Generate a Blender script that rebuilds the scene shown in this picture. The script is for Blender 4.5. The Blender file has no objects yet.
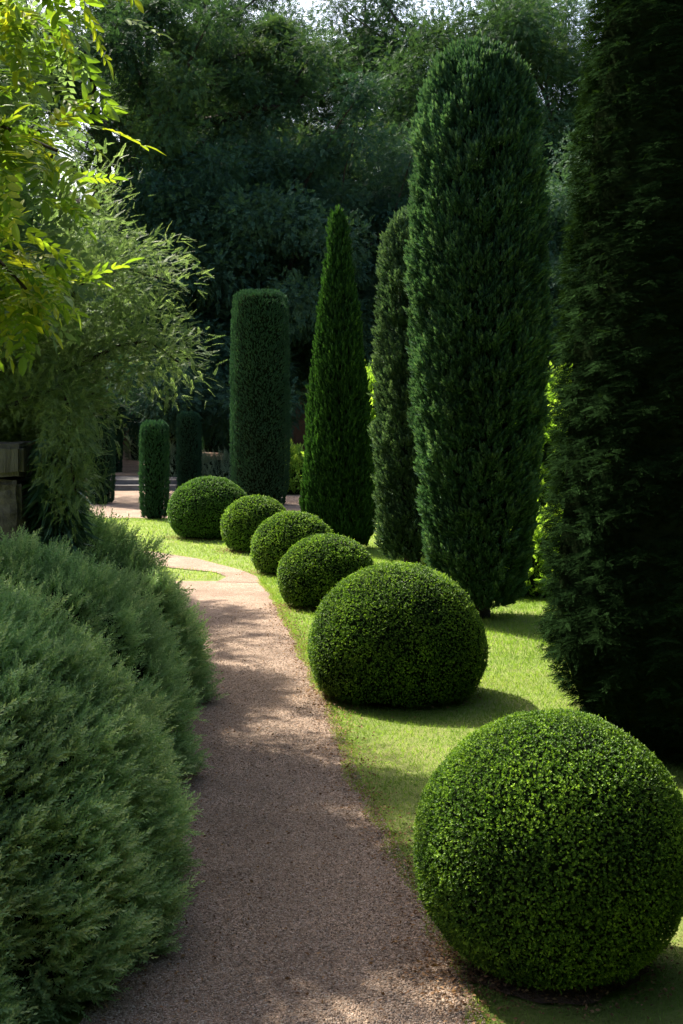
import bpy, math, random
import numpy as np
from mathutils import Vector
PI = math.pi
sc = bpy.context.scene
COL = sc.collection
F, HOR, CAMH = 1400.0, 400.0, 2.2          # focal length in px of a 683x1024 frame, horizon row, eye height


def at(px, py):                              # ground point seen at a pixel (used once, to lay the plan out in metres)
    y = CAMH * F / (py - HOR)
    return ((px - 341.5) * y / F, y)


# ------------------------------------------------------------------ materials
def nt_new(name):
    m = bpy.data.materials.new(name)
    m.use_nodes = True
    nt = m.node_tree
    nt.nodes.clear()
    out = nt.nodes.new('ShaderNodeOutputMaterial')
    return m, nt, out


def ramp(nt, stops, fac, interp='LINEAR'):
    r = nt.nodes.new('ShaderNodeValToRGB')
    r.color_ramp.interpolation = interp
    e = r.color_ramp.elements
    while len(e) < len(stops):
        e.new(0.5)
    for el, (p, c) in zip(e, stops):
        el.position = p
        el.color = (*c, 1)
    nt.links.new(fac, r.inputs[0])
    return r.outputs[0]


def noise(nt, scale, detail=4, rough=.6, vec=None):
    n = nt.nodes.new('ShaderNodeTexNoise')
    n.inputs['Scale'].default_value = scale
    n.inputs['Detail'].default_value = detail
    n.inputs['Roughness'].default_value = rough
    if vec is not None:
        nt.links.new(vec, n.inputs['Vector'])
    return n.outputs['Fac']


def mix(nt, fac, a, b, mode='MIX'):
    n = nt.nodes.new('ShaderNodeMix')
    n.data_type = 'RGBA'
    n.blend_type = mode
    for s, v in ((n.inputs[0], fac), (n.inputs[6], a), (n.inputs[7], b)):
        if isinstance(v, (int, float)):
            s.default_value = v
        elif isinstance(v, tuple):
            s.default_value = (*v, 1)
        else:
            nt.links.new(v, s)
    return n.outputs[2]


def objcoord(nt):
    return nt.nodes.new('ShaderNodeTexCoord').outputs['Object']


def leaf_mat(name, cols, trans=.35, rough=.5, clump=(2.0, .35), spec=.35, tcol=None):
    """Leaf: colour varies leaf by leaf (attribute tint) and in slow patches; some light passes through."""
    m, nt, out = nt_new(name)
    a = nt.nodes.new('ShaderNodeAttribute')
    a.attribute_name = 'tint'
    n = len(cols)
    c = ramp(nt, [(i / (n - 1), k) for i, k in enumerate(cols)], a.outputs['Fac'])
    nz = noise(nt, clump[0], 3, .6, objcoord(nt))
    v = ramp(nt, [(.3, (1 - clump[1],) * 3), (.7, (1 + clump[1],) * 3)], nz)
    c = mix(nt, 1.0, c, v, 'MULTIPLY')
    if spec > 0:
        p = nt.nodes.new('ShaderNodeBsdfPrincipled')
        p.inputs['Roughness'].default_value = rough
        p.inputs['Specular IOR Level'].default_value = spec
        nt.links.new(c, p.inputs['Base Color'])
    else:
        p = nt.nodes.new('ShaderNodeBsdfDiffuse')
        nt.links.new(c, p.inputs['Color'])
    t = nt.nodes.new('ShaderNodeBsdfTranslucent')
    tc = mix(nt, 1.0, c, tcol or (1.25, 1.3, .55), 'MULTIPLY')
    nt.links.new(tc, t.inputs['Color'])
    ms = nt.nodes.new('ShaderNodeMixShader')
    ms.inputs[0].default_value = trans
    nt.links.new(p.outputs[0], ms.inputs[1])
    nt.links.new(t.outputs[0], ms.inputs[2])
    nt.links.new(ms.outputs[0], out.inputs['Surface'])
    return m


def solid_mat(name, cols, scale=6, rough=.9, bump=.0, bscale=20, detail=6, stretch=None):
    m, nt, out = nt_new(name)
    vec = objcoord(nt)
    if stretch:
        mp = nt.nodes.new('ShaderNodeMapping')
        mp.inputs['Scale'].default_value = stretch
        nt.links.new(vec, mp.inputs['Vector'])
        vec = mp.outputs[0]
    nz = noise(nt, scale, detail, .65, vec)
    n = len(cols)
    c = ramp(nt, [(.25 + .5 * i / max(1, n - 1), k) for i, k in enumerate(cols)], nz)
    p = nt.nodes.new('ShaderNodeBsdfPrincipled')
    p.inputs['Roughness'].default_value = rough
    p.inputs['Specular IOR Level'].default_value = .2
    nt.links.new(c, p.inputs['Base Color'])
    if bump:
        b = nt.nodes.new('ShaderNodeBump')
        b.inputs['Strength'].default_value = 1
        b.inputs['Distance'].default_value = bump
        nt.links.new(noise(nt, bscale, 8, .7, vec), b.inputs['Height'])
        nt.links.new(b.outputs[0], p.inputs['Normal'])
    nt.links.new(p.outputs[0], out.inputs['Surface'])
    return m


def lawn_mat():
    m, nt, out = nt_new('mown_grass')
    vec = objcoord(nt)
    c = ramp(nt, [(.2, (.11, .165, .03)), (.5, (.16, .22, .042)), (.8, (.21, .25, .06))], noise(nt, 35, 6, .7, vec))
    dry = ramp(nt, [(.45, (0, 0, 0)), (.72, (.75, .75, .75))], noise(nt, .9, 5, .65, vec))
    c = mix(nt, dry, c, (.25, .23, .085))
    p = nt.nodes.new('ShaderNodeBsdfPrincipled')
    p.inputs['Roughness'].default_value = .85
    p.inputs['Specular IOR Level'].default_value = .15
    nt.links.new(c, p.inputs['Base Color'])
    b = nt.nodes.new('ShaderNodeBump')
    b.inputs['Distance'].default_value = .03
    nt.links.new(noise(nt, 60, 6, .75, vec), b.inputs['Height'])
    nt.links.new(b.outputs[0], p.inputs['Normal'])
    nt.links.new(p.outputs[0], out.inputs['Surface'])
    return m


def gravel_mat(name='fine_gravel', k=1.0):
    m, nt, out = nt_new(name)
    vec = objcoord(nt)
    vo = nt.nodes.new('ShaderNodeTexVoronoi')
    vo.inputs['Scale'].default_value = 120
    nt.links.new(vec, vo.inputs['Vector'])
    sep = nt.nodes.new('ShaderNodeSeparateColor')
    nt.links.new(vo.outputs['Color'], sep.inputs[0])
    c = ramp(nt, [(0, (.19 * k, .127 * k, .09 * k)), (.35, (.32 * k, .226 * k, .157 * k)), (.7, (.40 * k, .297 * k, .214 * k)), (1, (.50 * k, .40 * k, .33 * k))], sep.outputs[0])
    big = ramp(nt, [(.3, (.66, .62, .60)), (.7, (1.15, 1.12, 1.1))], noise(nt, 1.6, 6, .65, vec))
    c = mix(nt, 1.0, c, big, 'MULTIPLY')
    p = nt.nodes.new('ShaderNodeBsdfPrincipled')
    p.inputs['Roughness'].default_value = .9
    p.inputs['Specular IOR Level'].default_value = .2
    nt.links.new(c, p.inputs['Base Color'])
    b = nt.nodes.new('ShaderNodeBump')
    b.inputs['Distance'].default_value = .012
    b.inputs['Strength'].default_value = .9
    b.invert = True
    nt.links.new(vo.outputs['Distance'], b.inputs['Height'])
    nt.links.new(b.outputs[0], p.inputs['Normal'])
    nt.links.new(p.outputs[0], out.inputs['Surface'])
    return m


# ------------------------------------------------------------------ mesh building
class MB:
    """Collects batches of polygons and links them as one mesh object."""

    def __init__(s):
        s.v, s.t, s.ch, s.n = [], [], [], 0

    def add(s, V, Fc, tint=.5, mat=0, smooth=False):
        V = np.asarray(V, np.float32).reshape(-1, 3)
        Fc = np.asarray(Fc, np.int64)
        s.v.append(V)
        t = np.asarray(tint, np.float32)
        s.t.append(np.full(len(V), float(t), np.float32) if t.ndim == 0 else t)
        s.ch.append((Fc + s.n, mat, smooth))
        s.n += len(V)
        return s

    def inst(s, tpl, P, M, tint, mat=0, jitter=0.0, rng=None):
        """Realise copies of a leaf template at points P with 3x3 frames M (rows = local axes, scaled)."""
        tv, tf = tpl
        N, n = len(P), len(tv)
        V = np.einsum('ij,njk->nik', tv, M) + P[:, None, :]
        Fc = (tf[None] + (np.arange(N) * n)[:, None, None]).reshape(-1, tf.shape[1])
        if jitter and rng is not None:           # leaf by leaf jitter inside a spray
            per = leafcount(tpl)
            tj = np.repeat(np.asarray(tint)[:, None], per, 1) + rng.normal(0, jitter, (N, per))
            tt = np.repeat(tj, n // per, 1).reshape(-1)
        else:
            tt = np.repeat(tint, n)
        return s.add(V.reshape(-1, 3), Fc, np.clip(tt, 0, 1), mat)

    def build(s, name, mats, parent=None):
        me = bpy.data.meshes.new(name)
        V = np.concatenate(s.v)
        me.vertices.add(len(V))
        me.vertices.foreach_set('co', V.ravel())
        idx = np.concatenate([c[0].ravel() for c in s.ch])
        sizes = np.concatenate([np.full(len(c[0]), c[0].shape[1]) for c in s.ch])
        mi = np.concatenate([np.full(len(c[0]), c[1]) for c in s.ch])
        sm = np.concatenate([np.full(len(c[0]), c[2]) for c in s.ch])
        me.loops.add(len(idx))
        me.loops.foreach_set('vertex_index', idx.astype(np.int32))
        me.polygons.add(len(sizes))
        me.polygons.foreach_set('loop_start', (np.cumsum(sizes) - sizes).astype(np.int32))
        me.polygons.foreach_set('material_index', mi.astype(np.int32))
        me.polygons.foreach_set('use_smooth', sm.astype(bool))
        a = me.attributes.new('tint', 'FLOAT', 'POINT')
        a.data.foreach_set('value', np.concatenate(s.t).astype(np.float32))
        for m in (mats if isinstance(mats, (list, tuple)) else [mats]):
            me.materials.append(m)
        me.update(calc_edges=True)
        o = bpy.data.objects.new(name, me)
        COL.objects.link(o)
        if parent is not None:
            o.parent = parent
        return o


def leafcount(tpl):
    return LC.get(id(tpl), 1)


LC = {}


def unit(a):
    return a / np.maximum(np.linalg.norm(a, axis=-1, keepdims=True), 1e-9)


def frames(D, Nrm, L, W=None):
    """Frames whose local Y runs along D and local Z is as near Nrm as it can be; L = length scale, W = width scale."""
    y = unit(D)
    x = np.cross(y, Nrm)
    bad = np.linalg.norm(x, axis=1) < 1e-4
    x[bad] = np.cross(y[bad], np.array([1., .3, .2]))
    x = unit(x)
    z = np.cross(x, y)
    L = np.asarray(L).reshape(-1, 1)
    W = L if W is None else np.asarray(W).reshape(-1, 1)
    return np.stack([x * W, y * L, z * W], 1)


def hash3(i, j, k, s):
    h = (i * 374761393 + j * 668265263 + k * 2147483647 + s * 974711) & 0xFFFFFFFF
    h = ((h ^ (h >> 13)) * 1274126177) & 0xFFFFFFFF
    return ((h ^ (h >> 16)) & 0xFFFF) / 65535.0


def vnoise(P, seed=0):
    P = np.asarray(P, float)
    I = np.floor(P).astype(np.int64)
    f = P - I
    f = f * f * (3 - 2 * f)
    r = 0
    for a in (0, 1):
        for b in (0, 1):
            for c in (0, 1):
                w = (f[:, 0] if a else 1 - f[:, 0]) * (f[:, 1] if b else 1 - f[:, 1]) * (f[:, 2] if c else 1 - f[:, 2])
                r = r + w * hash3(I[:, 0] + a, I[:, 1] + b, I[:, 2] + c, seed)
    return r


def fbm(P, seed=0, o=3):
    r, a, t = 0, 1., 0
    for k in range(o):
        r = r + a * vnoise(P * 2 ** k, seed + k)
        t += a
        a *= .5
    return r / t


# leaf templates: local Y = along the leaf, local Z = its face
def leaf_shape(w=.45, fold=.06, tip=0.0):
    v = np.array([(0, 0, 0), (w / 2, .48, fold), (0, 1, tip), (-w / 2, .48, fold)], float)
    return v, np.array([(0, 1, 2), (0, 2, 3)])


def oval_leaf(w=.42, bend=-.12):
    v = [(0, 0, 0), (w * .42, .22, .03), (w * .5, .52, .02), (w * .3, .8, bend * .5), (0, 1, bend), (-w * .3, .8, bend * .5), (-w * .5, .52, .02), (-w * .42, .22, .03), (0, .5, -.03)]
    f = [(8, i, (i + 1) % 8) for i in range(8)]
    return np.array(v, float), np.array(f)


def combine(parts):
    V, Fc, n = [], [], 0
    for tpl, M, p in parts:
        V.append(tpl[0] @ M + p)
        Fc.append(tpl[1] + n)
        n += len(tpl[0])
    t = (np.concatenate(V), np.concatenate(Fc))
    LC[id(t)] = len(parts)
    KEEP.append(t)
    return t


KEEP = []


def fr1(d, n, l, w=None):
    return frames(np.array([d], float), np.array([n], float), [l], None if w is None else [w])[0]


def rosette(k, rng, spread=.9, leaf=None):
    """shoot tip: leaves fanning round the local Y axis"""
    leaf = leaf or leaf_shape(.5)
    ps = []
    for i in range(k):
        a = 2 * PI * i / k + rng.uniform(-.3, .3)
        s = spread * rng.uniform(.55, 1.15)
        d = (math.cos(a) * s, rng.uniform(.55, 1), math.sin(a) * s)
        ps.append((leaf, fr1(d, (-d[0], 1.2, -d[2]), rng.uniform(.8, 1.1)), np.array((0, rng.uniform(-.3, .2), 0))))
    return combine(ps)


def plume(k, rng, open_=.55, ll=.42, leaf=None, rad=.12):
    """flame-shaped spray of scale leaves, pointing along Y"""
    leaf = leaf or leaf_shape(.34, .03)
    ps = []
    for i in range(k):
        u = (i + .5) / k
        a = i * 2.4 + rng.uniform(-.4, .4)
        r = rad * (1 - u) * rng.uniform(.3, 1.2)
        d = (math.cos(a) * open_ * (1.1 - u * .8), 1, math.sin(a) * open_ * (1.1 - u * .8))
        ps.append((leaf, fr1(d, (math.cos(a), .1, math.sin(a)), ll * rng.uniform(.75, 1.2)), np.array((math.cos(a) * r, u * .72, math.sin(a) * r))))
    return combine(ps)


def flat_spray(k, rng, nl=.2, leaf=None, ang=.8, droop=.15, side=.0):
    """flat twig with needles or leaflets in two ranks in the local XY plane"""
    leaf = leaf or leaf_shape(.22, .0)
    ps = []
    for i in range(k):
        u = (i + .6) / k
        for s in (-1, 1):
            d = (s * ang, 1 - ang * .45, rng.uniform(-.15, .15))
            l = nl * (1 - .45 * u) * rng.uniform(.8, 1.2)
            ps.append((leaf, fr1(d, (rng.uniform(-.2, .2), 0, 1), l), np.array((0, u * .9, -droop * u * u))))
    ps.append((leaf, fr1((0, 1, -droop), (0, 0, 1), nl), np.array((0, .9, -droop * .8))))
    return combine(ps)


def sprig(k, rng, ll=.16, leaf=None):
    """upright stem with small leaves all round"""
    leaf = leaf or leaf_shape(.40, .05)
    ps = []
    for i in range(k):
        u = (i + .5) / k
        a = i * 2.4 + rng.uniform(-.5, .5)
        d = (math.cos(a) * .8, .75 + .4 * u, math.sin(a) * .8)
        ps.append((leaf, fr1(d, (-d[0], 1, -d[2]), ll * (1.15 - .5 * u) * rng.uniform(.8, 1.25)), np.array((0, u * .9, 0))))
    return combine(ps)


R0 = np.random.default_rng(11)
ROS = [rosette(6, R0) for _ in range(3)]
PLUME = [plume(15, R0) for _ in range(3)]
PLUMEF = [plume(11, R0, .4, .5) for _ in range(3)]
YEW = [flat_spray(9, R0, .24, leaf_shape(.34, .02)) for _ in range(3)]
SPRIG = [sprig(17, R0, .21) for _ in range(3)]
FERN = [flat_spray(11, R0, .22, leaf_shape(.36, .02), .75, .2) for _ in range(3)] + [sprig(22, R0, .17)]
PINN = [flat_spray(6, R0, .36, oval_leaf(.40, -.1), .85, .22) for _ in range(3)]
TWIGL = [flat_spray(4, R0, .42, leaf_shape(.5, .05), .8, .2) for _ in range(3)]


def scatter(mb, tpls, P, D, N, L, rng, tint, W=None, mat=0, jitter=.1):
    k = rng.integers(0, len(tpls), len(P))
    M = frames(D, N, L, W)
    for i, t in enumerate(tpls):
        q = k == i
        if q.any():
            mb.inst(t, P[q], M[q], tint[q], mat, jitter, rng)


def rsphere(n, rng):
    return unit(rng.normal(size=(n, 3)))


def tube(mb, pts, radii, seg=7, mat=0, tint=.5):
    pts = np.array(pts, float)
    n = len(pts)
    tan = unit(np.gradient(pts, axis=0))
    ref = np.array([.31, .87, .21])
    V = []
    for i in range(n):
        a = unit(np.cross(tan[i], ref))
        b = np.cross(tan[i], a)
        th = np.arange(seg) * 2 * PI / seg
        V.append(pts[i] + radii[i] * (np.cos(th)[:, None] * a + np.sin(th)[:, None] * b))
    Fc = [(i * seg + j, i * seg + (j + 1) % seg, (i + 1) * seg + (j + 1) % seg, (i + 1) * seg + j) for i in range(n - 1) for j in range(seg)]
    mb.add(np.concatenate(V), Fc, tint, mat, True)


def limb(p, d, length, n, rng, wob=.25, up=0.0):
    pts = [np.array(p, float)]
    d = unit(np.array(d, float))
    for _ in range(n):
        d = unit(d + rng.normal(0, wob, 3) * .5 + np.array((0, 0, up)))
        pts.append(pts[-1] + d * length / n)
    return pts


def lathe(prof, seg=28, rough=0.0, seed=0, freq=3.0):
    """surface of revolution through (r, z) pairs, dented by noise"""
    V, Fc = [], []
    th = np.arange(seg) * 2 * PI / seg
    for r, z in prof:
        V.append(np.stack([np.cos(th) * r, np.sin(th) * r, np.full(seg, z)], 1))
    V = np.concatenate(V)
    if rough:
        d = (fbm(V * freq + 7, seed) - .5) * 2 * rough
        rr = np.maximum(np.hypot(V[:, 0], V[:, 1]), 1e-3)
        s = np.where(rr > .01, (rr + d) / rr, 1)
        V[:, :2] *= s[:, None]
    n = len(prof)
    Fc = [(i * seg + j, i * seg + (j + 1) % seg, (i + 1) * seg + (j + 1) % seg, (i + 1) * seg + j) for i in range(n - 1) for j in range(seg)]
    return V, Fc


# ------------------------------------------------------------------ tagging
def tag(o, label=None, cat=None, group=None, kind=None):
    for k, v in (('label', label), ('category', cat), ('group', group), ('kind', kind)):
        if v:
            o[k] = v
    return o


def empty(name, loc, label, cat, group=None, rz=0):
    o = bpy.data.objects.new(name, None)
    o.empty_display_size = .3
    COL.objects.link(o)
    o.location = loc
    o.rotation_euler = (0, 0, rz)
    return tag(o, label, cat, group)


def dup(root, loc, rz, label, group=None, scale=1):
    r = root.copy()
    COL.objects.link(r)
    r.location = loc
    r.rotation_euler = (0, 0, rz)
    r.scale = (scale,) * 3 if not hasattr(scale, '__len__') else scale
    r['label'] = label
    if group:
        r['group'] = group
    for ch in list(root.children):
        c = ch.copy()
        COL.objects.link(c)
        c.parent = r
    return r


# ------------------------------------------------------------------ palette
M_LAWN = lawn_mat()
M_GRAVEL = gravel_mat(k=.80)
M_SOIL = solid_mat('leaf_litter_soil', [(.045, .028, .018), (.10, .062, .038), (.16, .10, .06)], 30, .95, .02, 60)
M_BARK = solid_mat('bark', [(.022, .017, .013), (.05, .041, .033)], 5, .95, .05, 12, 8, (1, 1, .25))
M_STONE = solid_mat('weathered_stone', [(.13, .11, .095), (.25, .22, .19), (.36, .33, .29)], 7, .95, .03, 14)
M_STEP = solid_mat('worn_stone', [(.09, .082, .078), (.16, .148, .14)], 6, .9, .02, 20)
M_BRICK = solid_mat('old_red_brick', [(.10, .05, .04), (.20, .11, .085)], 4, .95, .02, 14)
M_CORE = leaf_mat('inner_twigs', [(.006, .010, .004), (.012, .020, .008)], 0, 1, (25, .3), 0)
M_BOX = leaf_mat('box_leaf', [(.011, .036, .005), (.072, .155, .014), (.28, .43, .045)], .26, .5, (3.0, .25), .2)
M_BOXD = leaf_mat('dark_box_leaf', [(.014, .046, .008), (.055, .135, .015), (.15, .28, .035)], .26, .5, (3.0, .25), .2)
M_CYP = leaf_mat('cypress_scale', [(.024, .064, .036), (.05, .115, .064), (.105, .175, .098)], .22, .7, (1.2, .3), .12)
M_CYPG = leaf_mat('grey_cypress_scale', [(.028, .062, .036), (.05, .095, .055), (.10, .155, .09)], .22, .7, (1.2, .3), .12)
M_PENCIL = leaf_mat('pencil_cypress_scale', [(.014, .044, .012), (.026, .074, .017), (.052, .115, .024)], .22, .7, (1.2, .25), .12)
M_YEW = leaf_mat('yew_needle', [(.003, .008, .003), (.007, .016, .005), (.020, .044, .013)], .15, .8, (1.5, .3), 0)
M_CLIP = leaf_mat('clipped_yew_needle', [(.018, .054, .032), (.034, .088, .052), (.058, .125, .065)], .2, .7, (2, .2), .12)
M_HERB = leaf_mat('grey_green_herb_leaf', [(.16, .27, .115), (.29, .43, .19), (.50, .58, .28)], .36, .65, (1.8, .3), .12, (1.0, 1.1, .75))
M_FEATH = leaf_mat('pale_feathery_leaf', [(.09, .155, .06), (.17, .245, .105), (.29, .36, .18)], .42, .55, (1.5, .25), .2, (1.1, 1.2, .65))
M_WIST = leaf_mat('lime_leaflet', [(.06, .13, .02), (.15, .24, .026), (.36, .37, .03)], .5, .5, (1.5, .25), .35)
M_STRAP = leaf_mat('blue_green_strap', [(.045, .11, .075), (.08, .165, .11), (.17, .26, .18)], .3, .4, (1.5, .25), .4)
M_OAK = leaf_mat('oak_leaf', [(.025, .056, .032), (.042, .086, .044), (.08, .125, .05)], .3, .6, (.3, .3), .05)
M_FAR = leaf_mat('evergreen_oak_leaf', [(.022, .056, .042), (.038, .084, .056), (.065, .115, .066)], .25, .6, (.3, .3), .05)
M_BRIGHT = leaf_mat('fresh_shrub_leaf', [(.10, .20, .03), (.18, .30, .045), (.30, .42, .08)], .5, .5, (1, .25), .2)
M_SILVER = leaf_mat('silver_shrub_leaf', [(.10, .15, .09), (.17, .22, .14), (.26, .31, .20)], .3, .6, (1, .25), .2)
M_GRASS = leaf_mat('grass_blade', [(.125, .22, .04), (.185, .285, .055), (.29, .33, .10)], .42, .6, (.9, .25), .12)


# ------------------------------------------------------------------ ground, path
def interp(tab, y):
    t = np.array(tab, float)
    return np.interp(y, t[:, 0], t[:, 1])


RIGHT = [(-6, .62), (3, .60), (4.3, .52), (5.45, .44), (6.42, .315), (8.1, .085), (10.27, -.12), (12, -.33), (14, -.56), (15.4, -.74), (16.65, -.93), (17.0, -1.0)]
LEFT = [(-6, -.95), (5.1, -.92), (6.4, -.95), (8.3, -1.05), (10.3, -1.2), (12.5, -1.55), (14, -1.85), (15, -2.4), (15.8, -4.5), (17.0, -6.5)]


def edge_wob(a, seed):
    return (fbm(np.stack([a * 3.1, a * 0 + seed, a * 0], 1), seed) - .5) * .09


def sheet(name, L, R, z, mat, kind='structure', cells=10):
    """a strip between two lists of points, subdivided across"""
    L, R = np.array(L, float), np.array(R, float)
    n = len(L)
    V = []
    for i in range(n):
        for k in range(cells + 1):
            p = L[i] + (R[i] - L[i]) * k / cells
            V.append((p[0], p[1], z))
    Fc = [(i * (cells + 1) + k, i * (cells + 1) + k + 1, (i + 1) * (cells + 1) + k + 1, (i + 1) * (cells + 1) + k) for i in range(n - 1) for k in range(cells)]
    o = MB().add(V, Fc).build(name, mat)
    return tag(o, kind=kind)


def resample(pts, n):
    pts = np.array(pts, float)
    d = np.r_[0, np.cumsum(np.linalg.norm(np.diff(pts, axis=0), axis=1))]
    s = np.linspace(0, d[-1], n)
    return np.stack([np.interp(s, d, pts[:, k]) for k in range(pts.shape[1])], 1)


g = 400
lawn = MB().add([(-g, -60, 0), (g, -60, 0), (g, g, 0), (-g, g, 0)], [(0, 1, 2, 3)]).build('lawn', M_LAWN)
tag(lawn, kind='structure')
ys = np.arange(-6, 17.01, .08)
lx, rx = interp(LEFT, ys) + edge_wob(ys, 3), interp(RIGHT, ys) + edge_wob(ys, 8)
sheet('gravel_path', np.stack([lx, ys], 1), np.stack([rx, ys], 1), .006, M_GRAVEL)
INNER = [(-1.5, 16.9), (-1.42, 17.35), (-1.62, 17.85), (-2.4, 18.45), (-3.1, 18.9), (-4.3, 19.6), (-7, 21)]
OUTER = [(-.97, 16.8), (-1.06, 17.4), (-1.32, 18.1), (-2.0, 19.35), (-2.85, 20.35), (-4, 21.2), (-6.6, 22.8)]
ri, ro = resample(INNER, 60), resample(OUTER, 60)
ri[:, 1] += edge_wob(np.linspace(0, 6, 60), 5)
ro[:, 1] += edge_wob(np.linspace(0, 6, 60), 6)
sheet('side_path', ri, ro, .010, M_GRAVEL)
# gravel court beyond the lawn and the walk that climbs two low steps
xs = np.linspace(-14, 12, 90)
sheet('gravel_court', np.stack([xs, 26.0 + edge_wob(xs, 2)], 1), np.stack([xs, xs * 0 + 33.8], 1), .006, M_GRAVEL)


def box(mb, x0, x1, y0, y1, z0, z1, mat=0):
    v = [(x0, y0, z0), (x1, y0, z0), (x1, y1, z0), (x0, y1, z0), (x0, y0, z1), (x1, y0, z1), (x1, y1, z1), (x0, y1, z1)]
    mb.add(v, [(0, 3, 2, 1), (4, 5, 6, 7), (0, 1, 5, 4), (1, 2, 6, 5), (2, 3, 7, 6), (3, 0, 4, 7)], .5, mat)


mb = MB()
box(mb, -6.6, -4.0, 33.9, 34.3, 0, .13)
box(mb, -6.6, -4.0, 34.303, 36.3, 0, .24)
steps = mb.build('stone_steps', M_STEP)
tag(steps, 'two low grey stone steps across the distant gravel walk', 'steps')
sheet('upper_walk', [(-6.7, 36.3), (-7.4, 44), (-8.6, 56)], [(-4.0, 36.3), (-4.9, 44), (-6.2, 56)], .245, M_GRAVEL)
mb = MB()
box(mb, -6.9, -3.8, 36.302, 57, -.05, .239)
tag(mb.build('walk_bank', M_SOIL), kind='structure')

# short grass on the near lawn, denser and longer along the path edge
rng = np.random.default_rng(5)


def blades(P, rng, L, lean=.6):
    n = len(P)
    D = np.stack([rng.normal(0, lean, n), rng.normal(0, lean, n), np.ones(n)], 1)
    return P, D, rsphere(n, rng), L


mbg = MB()
n = 330000
Y = rng.uniform(4.3, 21, n) ** 1.0
X = rng.uniform(-1.2, 4.2, n)
keep = (X > interp(RIGHT, Y) + edge_wob(Y, 8) - .01) & (X < .26 * Y + .5) & (rng.random(n) < np.clip(9 / Y, .25, 1))
X, Y = X[keep], Y[keep]
P = np.stack([X, Y, np.full(len(X), -.004)], 1)
T = np.clip(fbm(P * np.array([1.3, 1.3, 1]), 4) * .9 - .05 + rng.normal(0, .16, len(P)), 0, 1)
BL = leaf_shape(.14, .03, .0)
P, D, N, L = blades(P, rng, rng.uniform(.014, .034, len(P)) * np.clip(Y / 8, .8, 1.6))
mbg.inst(BL, P, frames(D, N, L, L * 1.1), T)
ye = np.concatenate([rng.uniform(4.2, 17, 17000)])
xe = interp(RIGHT, ye) + edge_wob(ye, 8) + np.abs(rng.normal(0, .05, len(ye))) - .035
P = np.stack([xe, ye, ye * 0 - .003], 1)
P, D, N, L = blades(P, rng, rng.uniform(.014, .036, len(P)), .9)
mbg.inst(BL, P, frames(D, N, L, L * .9), np.clip(rng.normal(.7, .25, len(P)), 0, 1))
# far lawn and the tongue between the two arms of the path
n = 60000
Y = rng.uniform(16.5, 26, n)
X = rng.uniform(-5.5, 2, n)
iy = np.interp(-X, -np.array(INNER)[:, 0], np.array(INNER)[:, 1])
oy = np.interp(-X, -np.array(OUTER)[:, 0], np.array(OUTER)[:, 1])
keep = (Y > oy) | ((Y < iy) & (Y > 17.05) & (X < -1.5)) | (X > -.95)
P = np.stack([X, Y, X * 0 - .004], 1)[keep]
P, D, N, L = blades(P, rng, rng.uniform(.03, .055, len(P)))
mbg.inst(BL, P, frames(D, N, L, L * 1.2), np.clip(rng.normal(.55, .2, len(P)), 0, 1))
tag(mbg.build('grass', M_GRASS), kind='stuff')

# loose stones on the near path
OCT = (np.array([(1, 0, 0), (-1, 0, 0), (0, 1, 0), (0, -1, 0), (0, 0, .6), (0, 0, -.6)], float),
       np.array([(0, 2, 4), (2, 1, 4), (1, 3, 4), (3, 0, 4), (2, 0, 5), (1, 2, 5), (3, 1, 5), (0, 3, 5)]))
n = 150000
Y = 4.2 + 12 * (1 - np.sqrt(1 - rng.random(n) * .995)) ** 1.15
u = rng.random(n)
X = interp(LEFT, Y) + (interp(RIGHT, Y) + .03 - interp(LEFT, Y)) * u
P = np.stack([X, Y, rng.uniform(.004, .009, n)], 1)
rad = rng.uniform(.002, .006, n)
mbp = MB()
mbp.inst(OCT, P, frames(rsphere(n, rng) * np.array([1, 1, .4]), np.tile([0, 0, 1.], (n, 1)), rad), rng.random(n))
M_PEB = leaf_mat('loose_stones', [(.125, .086, .062), (.235, .166, .116), (.31, .23, .167), (.40, .335, .27)], 0.0, .85, (2, .15), .25)
tag(mbp.build('gravel', M_PEB), kind='stuff')


def soil_disc(x, y, r, seed):
    th = np.linspace(0, 2 * PI, 49)[:-1]
    rr = r * (.75 + .5 * fbm(np.stack([np.cos(th) * 2, np.sin(th) * 2, th * 0 + seed], 1), seed))
    V = np.concatenate([[(x, y, .012)], np.stack([x + np.cos(th) * rr, y + np.sin(th) * rr, th * 0 + .012], 1)])
    tag(MB().add(V, [(0, 1 + i, 1 + (i + 1) % 48) for i in range(48)]).build('bare_soil', M_SOIL), kind='structure')


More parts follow.
